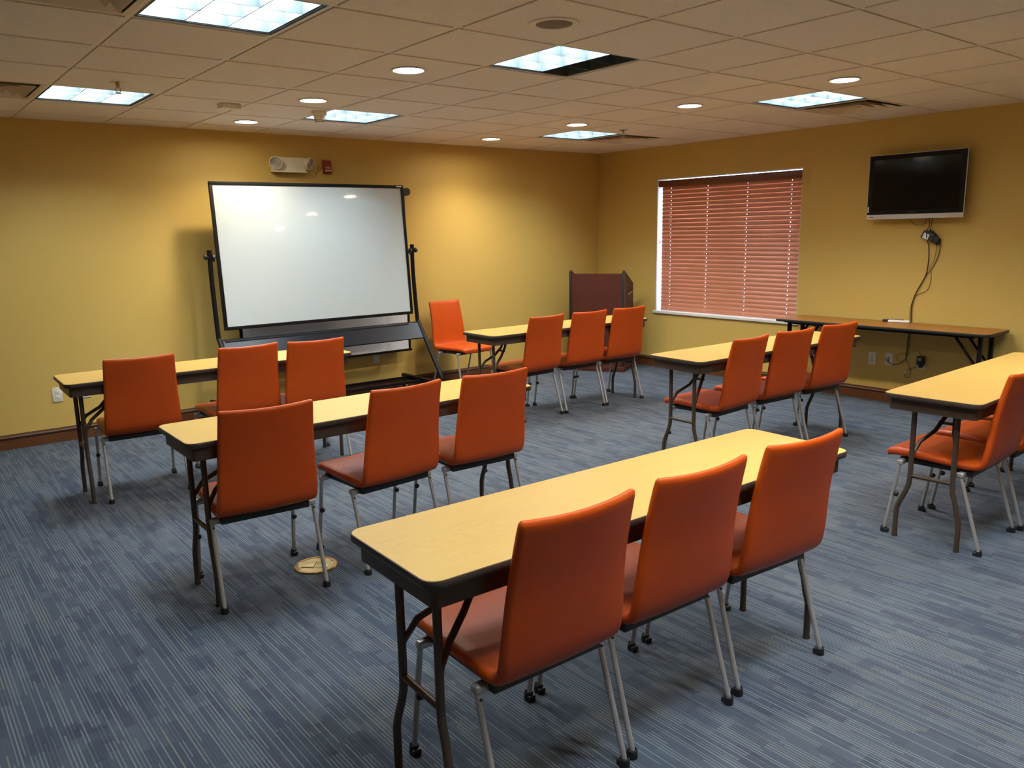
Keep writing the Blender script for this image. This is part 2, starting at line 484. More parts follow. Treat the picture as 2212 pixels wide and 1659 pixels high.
# ------------------------------------------------------------------ ceiling troffers
def make_troffer(name, dead=None):
    t = thing(name, '', 'ceiling light')
    h = T/2-.012
    hz = .115
    m = MB()
    m.add([(-h,-h,hz),(h,-h,hz),(h,h,hz),(-h,h,hz)], [(0,1,2,3)])
    for (a, b_) in (((-h,-h),(h,-h)), ((h,-h),(h,h)), ((h,h),(-h,h)), ((-h,h),(-h,-h))):
        m.add([(a[0],a[1],-.002),(b_[0],b_[1],-.002),(b_[0],b_[1],hz),(a[0],a[1],hz)], [(0,1,2,3)])
    m.build('housing', M_housing, t)
    f = MB(); w_ = .013
    for (x0,x1,y0,y1) in ((-h,h,-h,-h+w_),(-h,h,h-w_,h),(-h,-h+w_,-h+w_,h-w_),(h-w_,h,-h+w_,h-w_)): f.box(x0,x1,y0,y1,.002,.010)
    f.build('frame', M_darkframe, t)
    li = h-w_-.003; cell = 2*li/3; L0, L1 = .006, .078
    lv = MB()
    for k in range(4):
        p = -li+k*cell
        # parabolic blades: thin at the bottom, wider at the top
        for axis in (0, 1):
            prof = [(-.0022, L0), (-.0022, L0+.02), (-.003, L0+.045), (-.006, L1), (.006, L1), (.003, L0+.045), (.0022, L0+.02), (.0022, L0)]
            if k == 0: prof = [(0, L0), (0, L1)] + [(x_, z_) for x_, z_ in prof[4:]][0:]
            if k == 3: prof = prof[:4]+[(0, L1), (0, L0)]
            if axis == 0: lv.prism([(p+x_, z_) for x_, z_ in prof], -li, li, 'y', 0)
            else: lv.prism([(p+x_, z_) for x_, z_ in prof], -li, li, 'x', 0)
    lv.build('louver', M_louver, t)
    for k in range(3):
        xc = -li+cell*(k+.5)
        if dead is not None and k == dead: mt = M_deadlamp
        else: mt = M_lamp
        MB().box(xc-.035, xc+.035, -li+.02, li-.02, .094, .112).build('lamp', mt, t)
        if k < 2:   # opaque wall between lamp chambers
            xs = -li+cell*(k+1)
            MB().box(xs-.002, xs+.002, -li, li, L1, hz-.001).build('divider', M_housing, t)
    return t
lab_fix = {(-2,0):'large recessed fluorescent troffer cut by the top edge of the photo, nearest ceiling light',
 (1,0):'recessed fluorescent troffer with one dark unlit strip',
 (5,0):'bright recessed troffer beside the dark vent above the window wall, near the television side',
 (-2,4):'recessed fluorescent troffer at far left, behind the left sprinkler head',
 (1,4):'recessed fluorescent troffer behind the smoke detector, above the whiteboard',
 (5,4):'recessed fluorescent troffer beside the vent in front of the room corner',
 (-2,-4):'recessed fluorescent troffer above the rear left of the room',
 (1,-4):'recessed fluorescent troffer above the rear middle of the room',
 (5,-4):'recessed fluorescent troffer above the rear right of the room'}
tp = make_troffer('recessed_troffer')
first = True
for (i, j) in FIX:
    loc = (gx(i)+T/2, gy(j)+T/2, H)
    if (i, j) == (1, 0):
        o = make_troffer('recessed_troffer', dead=2); o.location = loc; o['label'] = lab_fix[(i,j)]; o['group'] = 'recessed fluorescent troffers'
    elif first:
        tp.location = loc; tp['label'] = lab_fix[(i,j)]; tp['group'] = 'recessed fluorescent troffers'; first = False
    else: dup(tp, loc, 0, lab_fix[(i,j)], 'recessed fluorescent troffers')

# ------------------------------------------------------------------ downlights
def make_down():
    t = thing('recessed_downlight', '', 'ceiling light')
    MB().lathe([(.100,-.004),(.099,-.0065),(.090,-.0075),(.0845,-.005),(.0835,.0)], 40).build('trim_ring', M_white, t)
    MB().lathe([(.0835,-.001),(.080,.012),(.074,.030)], 40).build('reflector', M_gold, t)
    MB().lathe([(.0835,.0),(.0845,.10)], 40, cap1=True).build('housing', M_housing, t)
    MB().lathe([(.0795,.009),(.06,.0075),(.03,.0070),(.001,.0068)], 40).build('lens', M_spot, t)
    return t
lab_down = {(0,5):'small round downlight over the left part of the whiteboard, close to the back wall',
 (0,3):'round downlight just above and left of the smoke detector',
 (0,1):'round downlight nearest the ceiling speaker, largest of the left row of downlights',
 (4,5):'smallest round downlight close to the back wall, right of the whiteboard',
 (4,3):'round downlight just above the far corner troffer',
 (4,1):'round downlight in the right row, third from the back wall',
 (4,-1):'round downlight above the troffer on the television side, largest of the right row',
 (0,-3):'round downlight over the rear of the room, left row, first behind the speaker',
 (4,-3):'round downlight over the rear of the room, right row',
 (0,-5):'round downlight over the rear of the room, left row, last one'}
def spot(parent):
    ld = SPOT; lo = bpy.data.objects.new('bulb', ld); COL.objects.link(lo); lo.parent = parent; lo.location = (0,0,.002)
    return lo
SPOT = bpy.data.lights.new('bulb', 'SPOT'); SPOT.energy = 36; SPOT.color = (1.,.84,.62); SPOT.spot_size = R(128); SPOT.spot_blend = .85; SPOT.shadow_soft_size = .05
dp = make_down(); spot(dp)
for n, cc in enumerate(DOWN):
    loc = (gx(cc[0])+T/2, gy(cc[1])+T/2, zt)
    if n == 0: dp.location = loc; dp['label'] = lab_down[cc]; dp['group'] = 'round recessed downlights'
    else: dup(dp, loc, 0, lab_down[cc], 'round recessed downlights')

# ------------------------------------------------------------------ air diffusers
def make_vent():
    t = thing('ceiling_vent', '', 'air vent')
    h = T/2-.010
    m = MB().box(-h, h, -h, h, .085, .09)
    for (a, b_) in (((-h,-h),(h,-h)), ((h,-h),(h,h)), ((h,h),(-h,h)), ((-h,h),(-h,-h))):
        m.add([(a[0],a[1],.0),(b_[0],b_[1],.0),(b_[0],b_[1],.088),(a[0],a[1],.088)], [(0,1,2,3)])
    m.build('duct_box', M_ventdark, t)
    f = MB(); w_ = .024
    for (x0,x1,y0,y1) in ((-h,h,-h,-h+w_),(-h,h,h-w_,h),(-h,-h+w_,-h+w_,h-w_),(h-w_,h,-h+w_,h-w_)): f.box(x0,x1,y0,y1,-.001,.004)
    f.build('frame', M_vent, t)
    for k, (r0, r1) in enumerate(((.252,.180),(.186,.116),(.120,.052))):
        lo, hi = -.008, .045
        vs = [(sx*r0, sy*r0, lo) for sx, sy in ((-1,-1),(1,-1),(1,1),(-1,1))]+[(sx*r1, sy*r1, hi) for sx, sy in ((-1,-1),(1,-1),(1,1),(-1,1))]
        vs += [(v[0]*.985, v[1]*.985, v[2]+.003) for v in vs]
        fs = [(q,(q+1)%4,4+(q+1)%4,4+q) for q in range(4)]+[(8+q,8+(q+1)%4,12+(q+1)%4,12+q) for q in range(4)]+[(q,(q+1)%4,8+(q+1)%4,8+q) for q in range(4)]
        MB().add(vs, fs).build('louver_ring', M_vent, t)
    MB().box(-.045,.045,-.045,.045,-.004,.004).build('center_plate', M_vent, t)
    return t
vp = make_vent()
lab_v = ['beige ceiling vent at the upper left edge of the photo, left of the largest troffer',
 'beige ceiling vent at the far left edge, beside the left far troffer',
 'ceiling vent with dark louvers beside the troffer on the television side',
 'ceiling vent with dark louvers behind the right sprinkler, near the room corner']
for n, cc in enumerate(VENT):
    loc = (gx(cc[0])+T/2, gy(cc[1])+T/2, H)
    if n == 0: vp.location = loc; vp['label'] = lab_v[0]; vp['group'] = 'square ceiling vents'
    else: dup(vp, loc, 0, lab_v[n], 'square ceiling vents')

# ------------------------------------------------------------------ small ceiling things
t = thing('ceiling_speaker', 'round ceiling speaker with dark grille and pale rim', 'speaker', (gx(0)+T/2, gy(-1)+T/2, zt))
MB().lathe([(.112,-.0005),(.111,-.005),(.104,-.007),(.084,-.006),(.080,-.002)], 48).build('rim', M_grid, t)
MB().lathe([(.082,-.003),(.05,-.0045),(.001,-.005)], 48).build('grille', M_speaker, t)
t = thing('smoke_detector', 'white smoke detector hanging under the ceiling in front of a lit troffer', 'smoke detector', (-4.305, -1.43, zt))
MB().lathe([(.056,0),(.056,-.020),(.050,-.030),(.030,-.034)], 32, cap0=True).build('base', M_almond, t)
MB().lathe([(.042,-.030),(.037,-.055),(.029,-.082),(.022,-.092),(.0005,-.093)], 32).build('sensor_head', M_almond, t)
sg = MB()
for k in range(16):
    a = 2*PI*k/16
    for zz in (-.066,-.076):
        rr = .0340 if zz > -.070 else .0312
        sg.box(-.004,.004,-.001,.0015,-.0026,.0026, M=Matrix.Translation((rr*math.cos(a), rr*math.sin(a), zz)) @ Matrix.Rotation(a+PI/2, 4, 'Z'))
sg.build('slots', M_hole, t)
def make_sprinkler():
    t = thing('fire_sprinkler', '', 'sprinkler')
    MB().lathe([(.040,-.0005),(.040,-.004),(.030,-.007),(.012,-.009),(.010,-.020),(.012,-.022)], 28).build('escutcheon', M_chrome, t)
    m = MB().tube([(0,0,-.018),(0,0,-.032)], .009, 14)
    for s_ in (-1, 1): m.tube([(s_*.008,0,-.028),(s_*.015,0,-.042),(s_*.009,0,-.056),(0,0,-.060)], .0028, 8)
    m.build('frame_arms', M_chrome, t)
    MB().lathe([(.0005,-.060),(.018,-.061),(.018,-.063),(.0005,-.064)], 20).build('deflector', M_chrome, t)
    return t
sp = make_sprinkler(); sp.location = (-5.774, -1.862, zt); sp['label'] = 'chrome fire sprinkler hanging in front of the far left troffer'; sp['group'] = 'ceiling sprinklers'
dup(sp, (-1.470, -1.80, zt), 0, 'chrome fire sprinkler hanging in front of the vent near the room corner', 'ceiling sprinklers')
t = thing('occupancy_sensor', 'small beige box mounted on the ceiling left of the downlights', 'sensor', (-4.965, -1.42, zt), R(3))
MB().box(-.068,.068,-.045,.045,-.034,0,bev=.006).build('body', M_almond, t)
MB().box(-.028,.028,-.046,-.0445,-.024,-.012).build('sensor_window', M_white, t)

# ------------------------------------------------------------------ wall devices on the back wall
t = thing('emergency_light', 'ivory emergency light with two round lamp heads above the whiteboard', 'emergency light', (-3.945, 0, 2.212))
MB().prism([(-.165,.062),(.150,.062),(.150,-.062),(-.165,-.062)], -.055, 0, 'y').build('housing', M_almond, t, bevel=.006)
MB().box(-.170,.155,-.075,-.001,-.072,-.060,bev=.003).build('bottom_lip', M_almond, t)
for sx, yaw in ((-.150, -28), (.170, 30)):
    Mx = Matrix.Translation((sx, -.085, .008)) @ Matrix.Rotation(R(yaw), 4, 'Z') @ Matrix.Rotation(R(90+18), 4, 'X')
    hd = MB().lathe([(.012,-.055),(.036,-.045),(.052,-.022),(.057,.004),(.057,.010),(.051,.011)], 32, M=Mx, cap0=True).build('lamp_head', M_almond, t)
    MB().lathe([(.052,.006),(.040,-.004),(.020,-.002),(.001,.002)], 32, M=Mx).build('lens', M_lensglass, hd)
t = thing('fire_strobe', 'small dark red fire alarm strobe on the back wall right of the emergency light', 'fire alarm', (-3.570, 0, 2.203))
MB().box(-.040,.040,-.030,0,-.060,.060,bev=.004).build('housing', M_red, t)
Mt = Matrix.Translation((.002, -.0306, -.008)) @ Matrix.Rotation(R(90), 4, 'X')
text_mesh('FIRE', .026, M_sticker, t, Mt)
MB().box(-.028,.030,-.038,-.029,-.042,-.026,bev=.003).build('strobe_lens', M_lensglass, t)

def outlet(name, label, loc, rz, kind='duplex', group='wall outlets'):
    t = thing(name, label, 'outlet', loc, rz, group)
    MB().box(-.036,.036,-.006,0,-.058,.058,bev=.0025).build('cover_plate', M_almond, t)
    if kind == 'duplex':
        for zz in (.020,-.020):
            s_ = MB().box(-.0165,.0165,-.0085,-.005,zz-.0135,zz+.0135,bev=.003).build('socket', M_white, t)
            MB().box(-.0075,-.0055,-.0090,-.0084,zz-.001,zz+.007).box(.0055,.0075,-.0090,-.0084,zz-.001,zz+.006).cyl((0,-.0090,zz-.007),(0,-.0084,zz-.007),.0026,10).build('slots', M_hole, s_)
    else:
        for zz in (.014,-.017):
            MB().cyl((0,-.012,zz),(0,-.005,zz),.0045,12).build('jack', M_hole, t)
    return t
outlet('wall_outlet', 'almond duplex outlet at far left, below the corner of the left table', (-6.003, 0, .380), 0)
outlet('wall_outlet', 'duplex outlet behind the legs of the far left table', (-5.800, 0, .385), 0)
outlet('wall_outlet', 'small outlet on the back wall below the whiteboards', (-3.150, 0, .355), 0)
RZ = -PI/2                            # plates on the right wall face -x
outlet('cable_outlet', 'cable wall plate with two jacks under the walnut table, nearest the window', (0, -3.528, .381), RZ, 'jacks')
outlet('cable_outlet', 'cable wall plate with a black cable plugged in, middle plate under the walnut table', (0, -3.682, .390), RZ, 'jacks')
outlet('wall_outlet', 'duplex outlet holding the black power adapter under the walnut table', (0, -3.966, .390), RZ)
pa = thing('power_adapter', 'black power adapter plugged into the outlet below the television', 'power adapter', (0, -3.975, .405), RZ)
MB().box(-.029,.029,-.055,-.0092,-.030,.045,bev=.004).build('body', M_black, pa)
MB().box(-.018,.012,-.040,-.0092,-.056,-.032,bev=.004).build('plug', M_black, pa)
MB().box(-.018,.010,-.0556,-.0549,.006,.032).build('sticker', M_lead, pa)

# ------------------------------------------------------------------ television and its cables
tv = thing('television', 'flat television with black screen and silver lower bezel hung on the right wall', 'television', (-.115, -3.852, 1.892), R(-90))
tv.rotation_euler = (0, 0, RZ)
# local: x along wall (toward +y world is -x local), y out of wall negative
hw, hh = .404, .271
MB().box(-hw, hw, 0, .014, -hh, hh, bev=.004).build('bezel', M_tvsil, tv)
MB().prism([(-.385,-.235),(.385,-.235),(.385,.25),(-.385,.25)], .012, .078, 'y').build('rear_housing', M_black, tv, bevel=.012)
MB().box(-hw+.005, hw-.005, -.003, .002, -hh+.040, hh-.005, bev=.0012).build('screen_frame', M_blackm, tv)
MB().box(-hw+.045, hw-.045, -.0042, .0, -hh+.075, hh-.042).build('screen', M_screen, tv)
MB().box(-hw+.010, -hw+.020, -.0045, -.003, -hh+.060, -hh+.108).build('sticker', M_sticker, tv)
MB().box(-hw+.030, -hw+.062, -.0008, .001, -hh+.014, -hh+.020).build('indicator', M_hole, tv)
M_logo = mat('faint_grey_print', (.035,.037,.038), .4)
text_mesh('PHILIPS', .020, M_logo, tv, Matrix.Translation((-.010, -.0034, -hh+.058)) @ Matrix.Rotation(R(90), 4, 'X'), .0002, 'maker_mark')
MB().box(-.16, .16, .078, .114, -.12, .12).build('wall_bracket', M_blackm, tv)
cb = thing('converter_box', 'small black box with a white label hanging below the television', 'electronic box', (-.030, -3.965, 1.470))
Mc = Matrix.Rotation(RZ, 4, 'Z') @ Matrix.Rotation(R(22), 4, 'Y')
MB().box(-.058,.045,-.020,.020,-.032,.036,bev=.003,M=Mc).build('housing', M_black, cb)
MB().box(-.044,.004,-.0212,-.0198,-.028,.018,M=Mc).build('label', M_sticker, cb)
MB().box(.045,.088,-.018,.018,-.036,.018,bev=.004,M=Mc).box(.080,.098,-.012,.012,-.040,-.006,bev=.003,M=Mc).build('plug_block', M_black, cb)
MB().box(-.022,.012,-.012,.012,.036,.054,bev=.003,M=Mc).build('connector', M_black, cb)

def smooth(pts, sub=6):
    """catmull-rom through pts"""
    P = [Vector(p) for p in pts]; out = []
    for i in range(len(P)-1):
        p0 = P[max(i-1,0)]; p1 = P[i]; p2 = P[i+1]; p3 = P[min(i+2,len(P)-1)]
        for k in range(sub):
            u_ = k/sub
            out.append(.5*((2*p1)+(-p0+p2)*u_+(2*p0-5*p1+4*p2-p3)*u_*u_+(-p0+3*p1-3*p2+p3)*u_**3))
    out.append(P[-1]); return out
def cable(label, yz, x=-.008, r=.0028, m=M_black, name='cable', grp='cables below the television'):
    pts = smooth([(x if not isinstance(p, tuple) or len(p) < 3 else p[2], p[0], p[1]) for p in yz])
    return tag(MB().tube(pts, r, 8).build(name, m), label, 'cable', grp)
cable('thick black cable running from the television down behind the walnut table', [(-3.960,1.640,-.06),(-3.959,1.563,-.030),(-3.953,1.526,-.055),(-3.952,1.480,-.058),(-3.955,1.420,-.030),(-3.957,1.387,-.012),(-3.963,1.275),(-3.956,1.181),(-3.948,1.143),(-3.909,1.056),(-3.869,.968),(-3.851,.890),(-3.849,.812),(-3.853,.744),(-3.846,.626),(-3.842,.518),(-3.836,.427),(-3.829,.398)], r=.0035)
cable('black cable looping out right of the converter box and joining the main cable', [(-3.990,1.640,-.06),(-3.978,1.554,-.04),(-3.972,1.518,-.052),(-4.015,1.500,-.050),(-4.050,1.440,-.022),(-4.048,1.351,-.012),(-4.027,1.267,-.009),(-3.988,1.192,-.009),(-3.956,1.148,-.013),(-3.912,1.060,-.014),(-3.873,.972,-.014),(-3.855,.890,-.014),(-3.853,.812,-.014),(-3.857,.744,-.014),(-3.850,.626,-.014),(-3.846,.518,-.014),(-3.838,.427,-.014)])
cable('thin dark cable that bows away to the right of the main cable', [(-4.031,1.434,-.030),(-4.023,1.350,-.017),(-4.012,1.267,-.015),(-3.984,1.210,-.018),(-3.994,1.135,-.005),(-3.986,1.059,-.005),(-3.962,1.011,-.005),(-3.889,.974,-.006),(-3.864,.930,-.018),(-3.843,.850,-.018),(-3.845,.744,-.018),(-3.840,.560,-.018),(-3.832,.430,-.018)], r=.0018)
cable('short cable loop drooping from the bottom edge of the television', [(-3.783,1.640,-.06),(-3.828,1.580,-.04),(-3.885,1.565,-.04),(-3.926,1.582,-.04),(-3.948,1.640,-.06)], r=.0022)
cable('black cable curving down into the middle cable plate', [(-3.829,.400,-.012),(-3.800,.371,-.014),(-3.748,.349,-.018),(-3.702,.356,-.024),(-3.670,.383,-.030),(-3.672,.393,-.028),(-3.682,.392,-.018),(-3.682,.373,-.013)], r=.0030)
cable('thin cable coiled into a flat loop beside the middle cable plate', [(-3.838,.453,-.008),(-3.781,.447,-.009),(-3.753,.421,-.009),(-3.758,.392,-.009),(-3.786,.383,-.009),(-3.818,.392,-.009)], r=.0014)
cable('thin cable arching from the bundle to the top of the power adapter', [(-3.846,.440,-.016),(-3.886,.484,-.016),(-3.928,.493,-.020),(-3.958,.483,-.030),(-3.970,.448,-.034)], r=.0014)
cable('thin cable tail curling down to a white connector under the walnut table', [(-3.836,.410,-.016),(-3.868,.344,-.010),(-3.884,.308,-.009),(-3.880,.265,-.009),(-3.858,.241,-.009),(-3.836,.257,-.009),(-3.832,.277,-.009)], r=.0018)
tag(MB().box(-.014,-.003,-3.842,-3.828,.277,.290,bev=.002).build('cable_connector', M_white), 'small white plug at the end of the curled cable tail', 'connector')
cable('cable leading left from the bottom of the power adapter', [(-3.972,.362,-.022),(-3.925,.346,-.018),(-3.883,.329,-.014),(-3.855,.311,-.008)], r=.0022)

# ------------------------------------------------------------------ folding tables
def rrect(x0, x1, y0, y1, r, n=6):
    pts = []
    for (cx, cy, a0) in ((x1-r, y0+r, -90), (x1-r, y1-r, 0), (x0+r, y1-r, 90), (x0+r, y0+r, 180)):
        for k in range(n+1):
            a = R(a0+90*k/n); pts.append((cx+r*math.cos(a), cy+r*math.sin(a)))
    return pts
def loft(mb, rings, mi=0, cap=True):
    n = len(rings[0]); vs = [p for r_ in rings for p in r_]; fs = []
    for i in range(len(rings)-1):
        for k in range(n): fs.append((i*n+k, i*n+(k+1) % n, (i+1)*n+(k+1) % n, (i+1)*n+k))
    mb.add(vs, fs, mi, True)
    if cap:
        o = len(mb.v)-len(vs)
        mb.f += [[o+k for k in range(n)][::-1], [o+(len(rings)-1)*n+k for k in range(n)]]; mb.m += [mi, mi]; mb.sm += [False, False]
def make_table(name, L, W, h, m_top, m_edge, m_leg, style='s', cat='table'):
    """origin at the middle of the footprint, length along local x"""
    t = thing(name, '', cat)
    a, b_ = L/2, W/2; rc = .045
    tm = MB()
    top = tm.prism(rrect(-a+.004, a-.004, -b_+.004, b_-.004, rc-.003, 8), h-.018, h, 'z').build('tabletop', m_top, t)
    e = MB(); prof = [(.006,h-.0006),(.0015,h-.0012),(0,h-.005),(-.0006,h-.012),(.0005,h-.021),(.004,h-.024),(.008,h-.024)]
    loft(e, [[(x, y, z) for x, y in rrect(-a+d, a-d, -b_+d, b_-d, rc-d, 8)] for d, z in prof], cap=False)
    e.build('edge_trim', m_edge, top, sharp=50)
    ap0, ap1 = h-.082, h-.020; ins = .026
    if style == 's':
        am = MB()
        rr = .02
        outer = rrect(-a+ins, a-ins, -b_+ins, b_-ins, rr); inner = rrect(-a+ins+.004, a-ins-.004, -b_+ins+.004, b_-ins-.004, rr-.004)
        n = len(outer)
        vs = [(x,y,ap0) for x,y in outer]+[(x,y,ap1) for x,y in outer]+[(x,y,ap0) for x,y in inner]+[(x,y,ap1) for x,y in inner]
        fs = []
        for k in range(n):
            k2 = (k+1) % n
            fs += [(k,k2,n+k2,n+k),(2*n+k2,2*n+k,3*n+k,3*n+k2),(k2,k,2*n+k,2*n+k2)]
        am.add(vs, fs, 0, True); am.build('apron', m_leg, t, sharp=50)
    rt = .0126
    for sx in (-1, 1):
        lx = sx*(a-.094)
        if style == 's':
            for sy, yt, yf in ((1, b_-.128, b_-.072), (-1, -(b_-.128), -(b_-.086))):
                zs = [(yt, ap1-.01, lx), (yt, .50, lx), (yt, .34, lx), (yt+sy*.003, .29, lx), (yt+sy*.018, .245, lx), (yf-sy*.012, .185, lx), (yf-sy*.001, .15, lx), (yf, .12, lx), (yf, .0, lx)]
                lg = MB().tube([(x, y, z) for y, z, x in zs], rt, 14).build('leg', m_leg, t)
                MB().cyl((lx, yf, 0), (lx, yf, .012), rt+.0015, 14).build('foot_cap', M_bronze if m_leg is M_bronze else M_black, lg)
            MB().tube([(lx, -(b_-.128), .335), (lx, b_-.128, .335)], .0105, 12).build('stretcher', m_leg, t)
            # folding braces: bent arms from the legs up to the underside
            for sy in (-1, 1):
                y1_ = sy*(b_-.128)
                MB().tube([(lx, y1_, .435), (lx-sx*.045, y1_-sy*.016, .505), (lx-sx*.120, sy*.045, .555), (lx-sx*.175, sy*.024, .620), (lx-sx*.215, sy*.020, ap1-.004)], [.0095,.0105,.0105,.0105,.010], 10).build('brace', m_leg, t)
            MB().box(min(lx-sx*.150, lx-sx*.162), max(lx-sx*.150, lx-sx*.162), -.045, .045, .586, .600).build('brace_link', m_leg, t)
            MB().box(-.014+lx-sx*.215, .014+lx-sx*.215, -.060, .060, ap1-.012, ap1-.001).build('hinge_plate', m_leg, t)
            MB().box(lx-.014, lx+.014, -b_+.05, b_-.05, ap1-.018, ap1-.001).build('leg_hinge', m_leg, t)
        else:
            for sy in (-1, 1):
                y_ = sy*(b_-.115)
                MB().box(lx-.014, lx+.014, y_-.018, y_+.018, 0, h-.026, bev=.003).build('leg', m_leg, t)
                p0 = Vector((lx, y_-sy*.0, .44)); p1 = Vector((lx-sx*.20, y_, h-.03))
                MB().tube([p0, p1], .011, 8).build('brace', m_leg, t)
            MB().box(lx-.009, lx+.009, -(b_-.115), b_-.115, .415, .442).build('stretcher', m_leg, t)
            MB().box(lx-.02, lx+.02, -b_+.05, b_-.05, h-.034, h-.022).build('leg_hinge', m_leg, t)
    if style != 's':
        for sy in (-1, 1): MB().box(-a+.12, a-.12, sy*(b_-.06)-.008, sy*(b_-.06)+.008, h-.044, h-.022).build('rail', m_leg, t)
    return t
TL, TW, TH = 1.822, .457, .758
def tpos(x, y, a):                    # from the far left corner of the top and its yaw
    a = R(a); ex = Vector((math.cos(a), math.sin(a), 0)); ey = Vector((math.sin(a), -math.cos(a), 0))
    p = Vector((x, y, 0))+ex*TL/2+ey*TW/2
    return (p.x, p.y, 0), a
TAB = [('A', -6.106, -5.133, -1.85, 'oak topped folding table nearest the camera, in the bottom centre'),
 ('B', -6.142, -3.389, -.51, 'oak topped folding table in the left column, middle row'),
 ('C', -6.243, -1.500, -1.6, 'oak topped folding table at far left, in front of the whiteboard'),
 ('D', -3.215, -1.600, -.8, 'oak topped folding table in front of the lectern'),
 ('E', -3.079, -3.556, -2.55, 'oak topped folding table in front of the window, middle right'),
 ('F', -3.197, -5.204, 1.59, 'oak topped folding table cut off by the right edge of the photo')]
tbp = make_table('training_table', TL, TW, TH, M_oak, M_tedge, M_bronze)
for n, (k, x, y, a, lab) in enumerate(TAB):
    loc, rz = tpos(x, y, a)
    if n == 0: tbp.location = loc; tbp.rotation_euler = (0,0,rz); tbp['label'] = lab; tbp['group'] = 'oak folding tables'
    else: dup(tbp, loc, rz, lab, 'oak folding tables')
wt = make_table('walnut_table', 1.83, .457, .737, M_walnut, M_black, M_blackm, 'w')
wt.location = (-.272, -3.742, 0); wt.rotation_euler = (0,0,R(91.2))
tag(wt, 'dark walnut folding table with black legs along the window wall under the television', 'table')
# walnut grain follows the table because the texture uses object coordinates

def remote(label, loc, rz, m, L=.17):
    t = thing('remote_control', label, 'remote control', loc, rz, 'remote controls')
    MB().box(-L/2, L/2, -.024, .024, .0, .020, bev=.006).build('body', m, t)
    k = MB()
    for i in range(6):
        for j in (-1,0,1): k.cyl((-L/2+.025+i*.018, j*.012, .019), (-L/2+.025+i*.018, j*.012, .0215), .0042, 8)
    k.build('buttons', M_lead, t)
remote('white remote control lying on the walnut table', (-.115, -3.80, .7375), R(-74), M_white)
remote('black remote control lying beside the white one on the walnut table', (-.085, -3.735, .7375), R(-62), M_black)

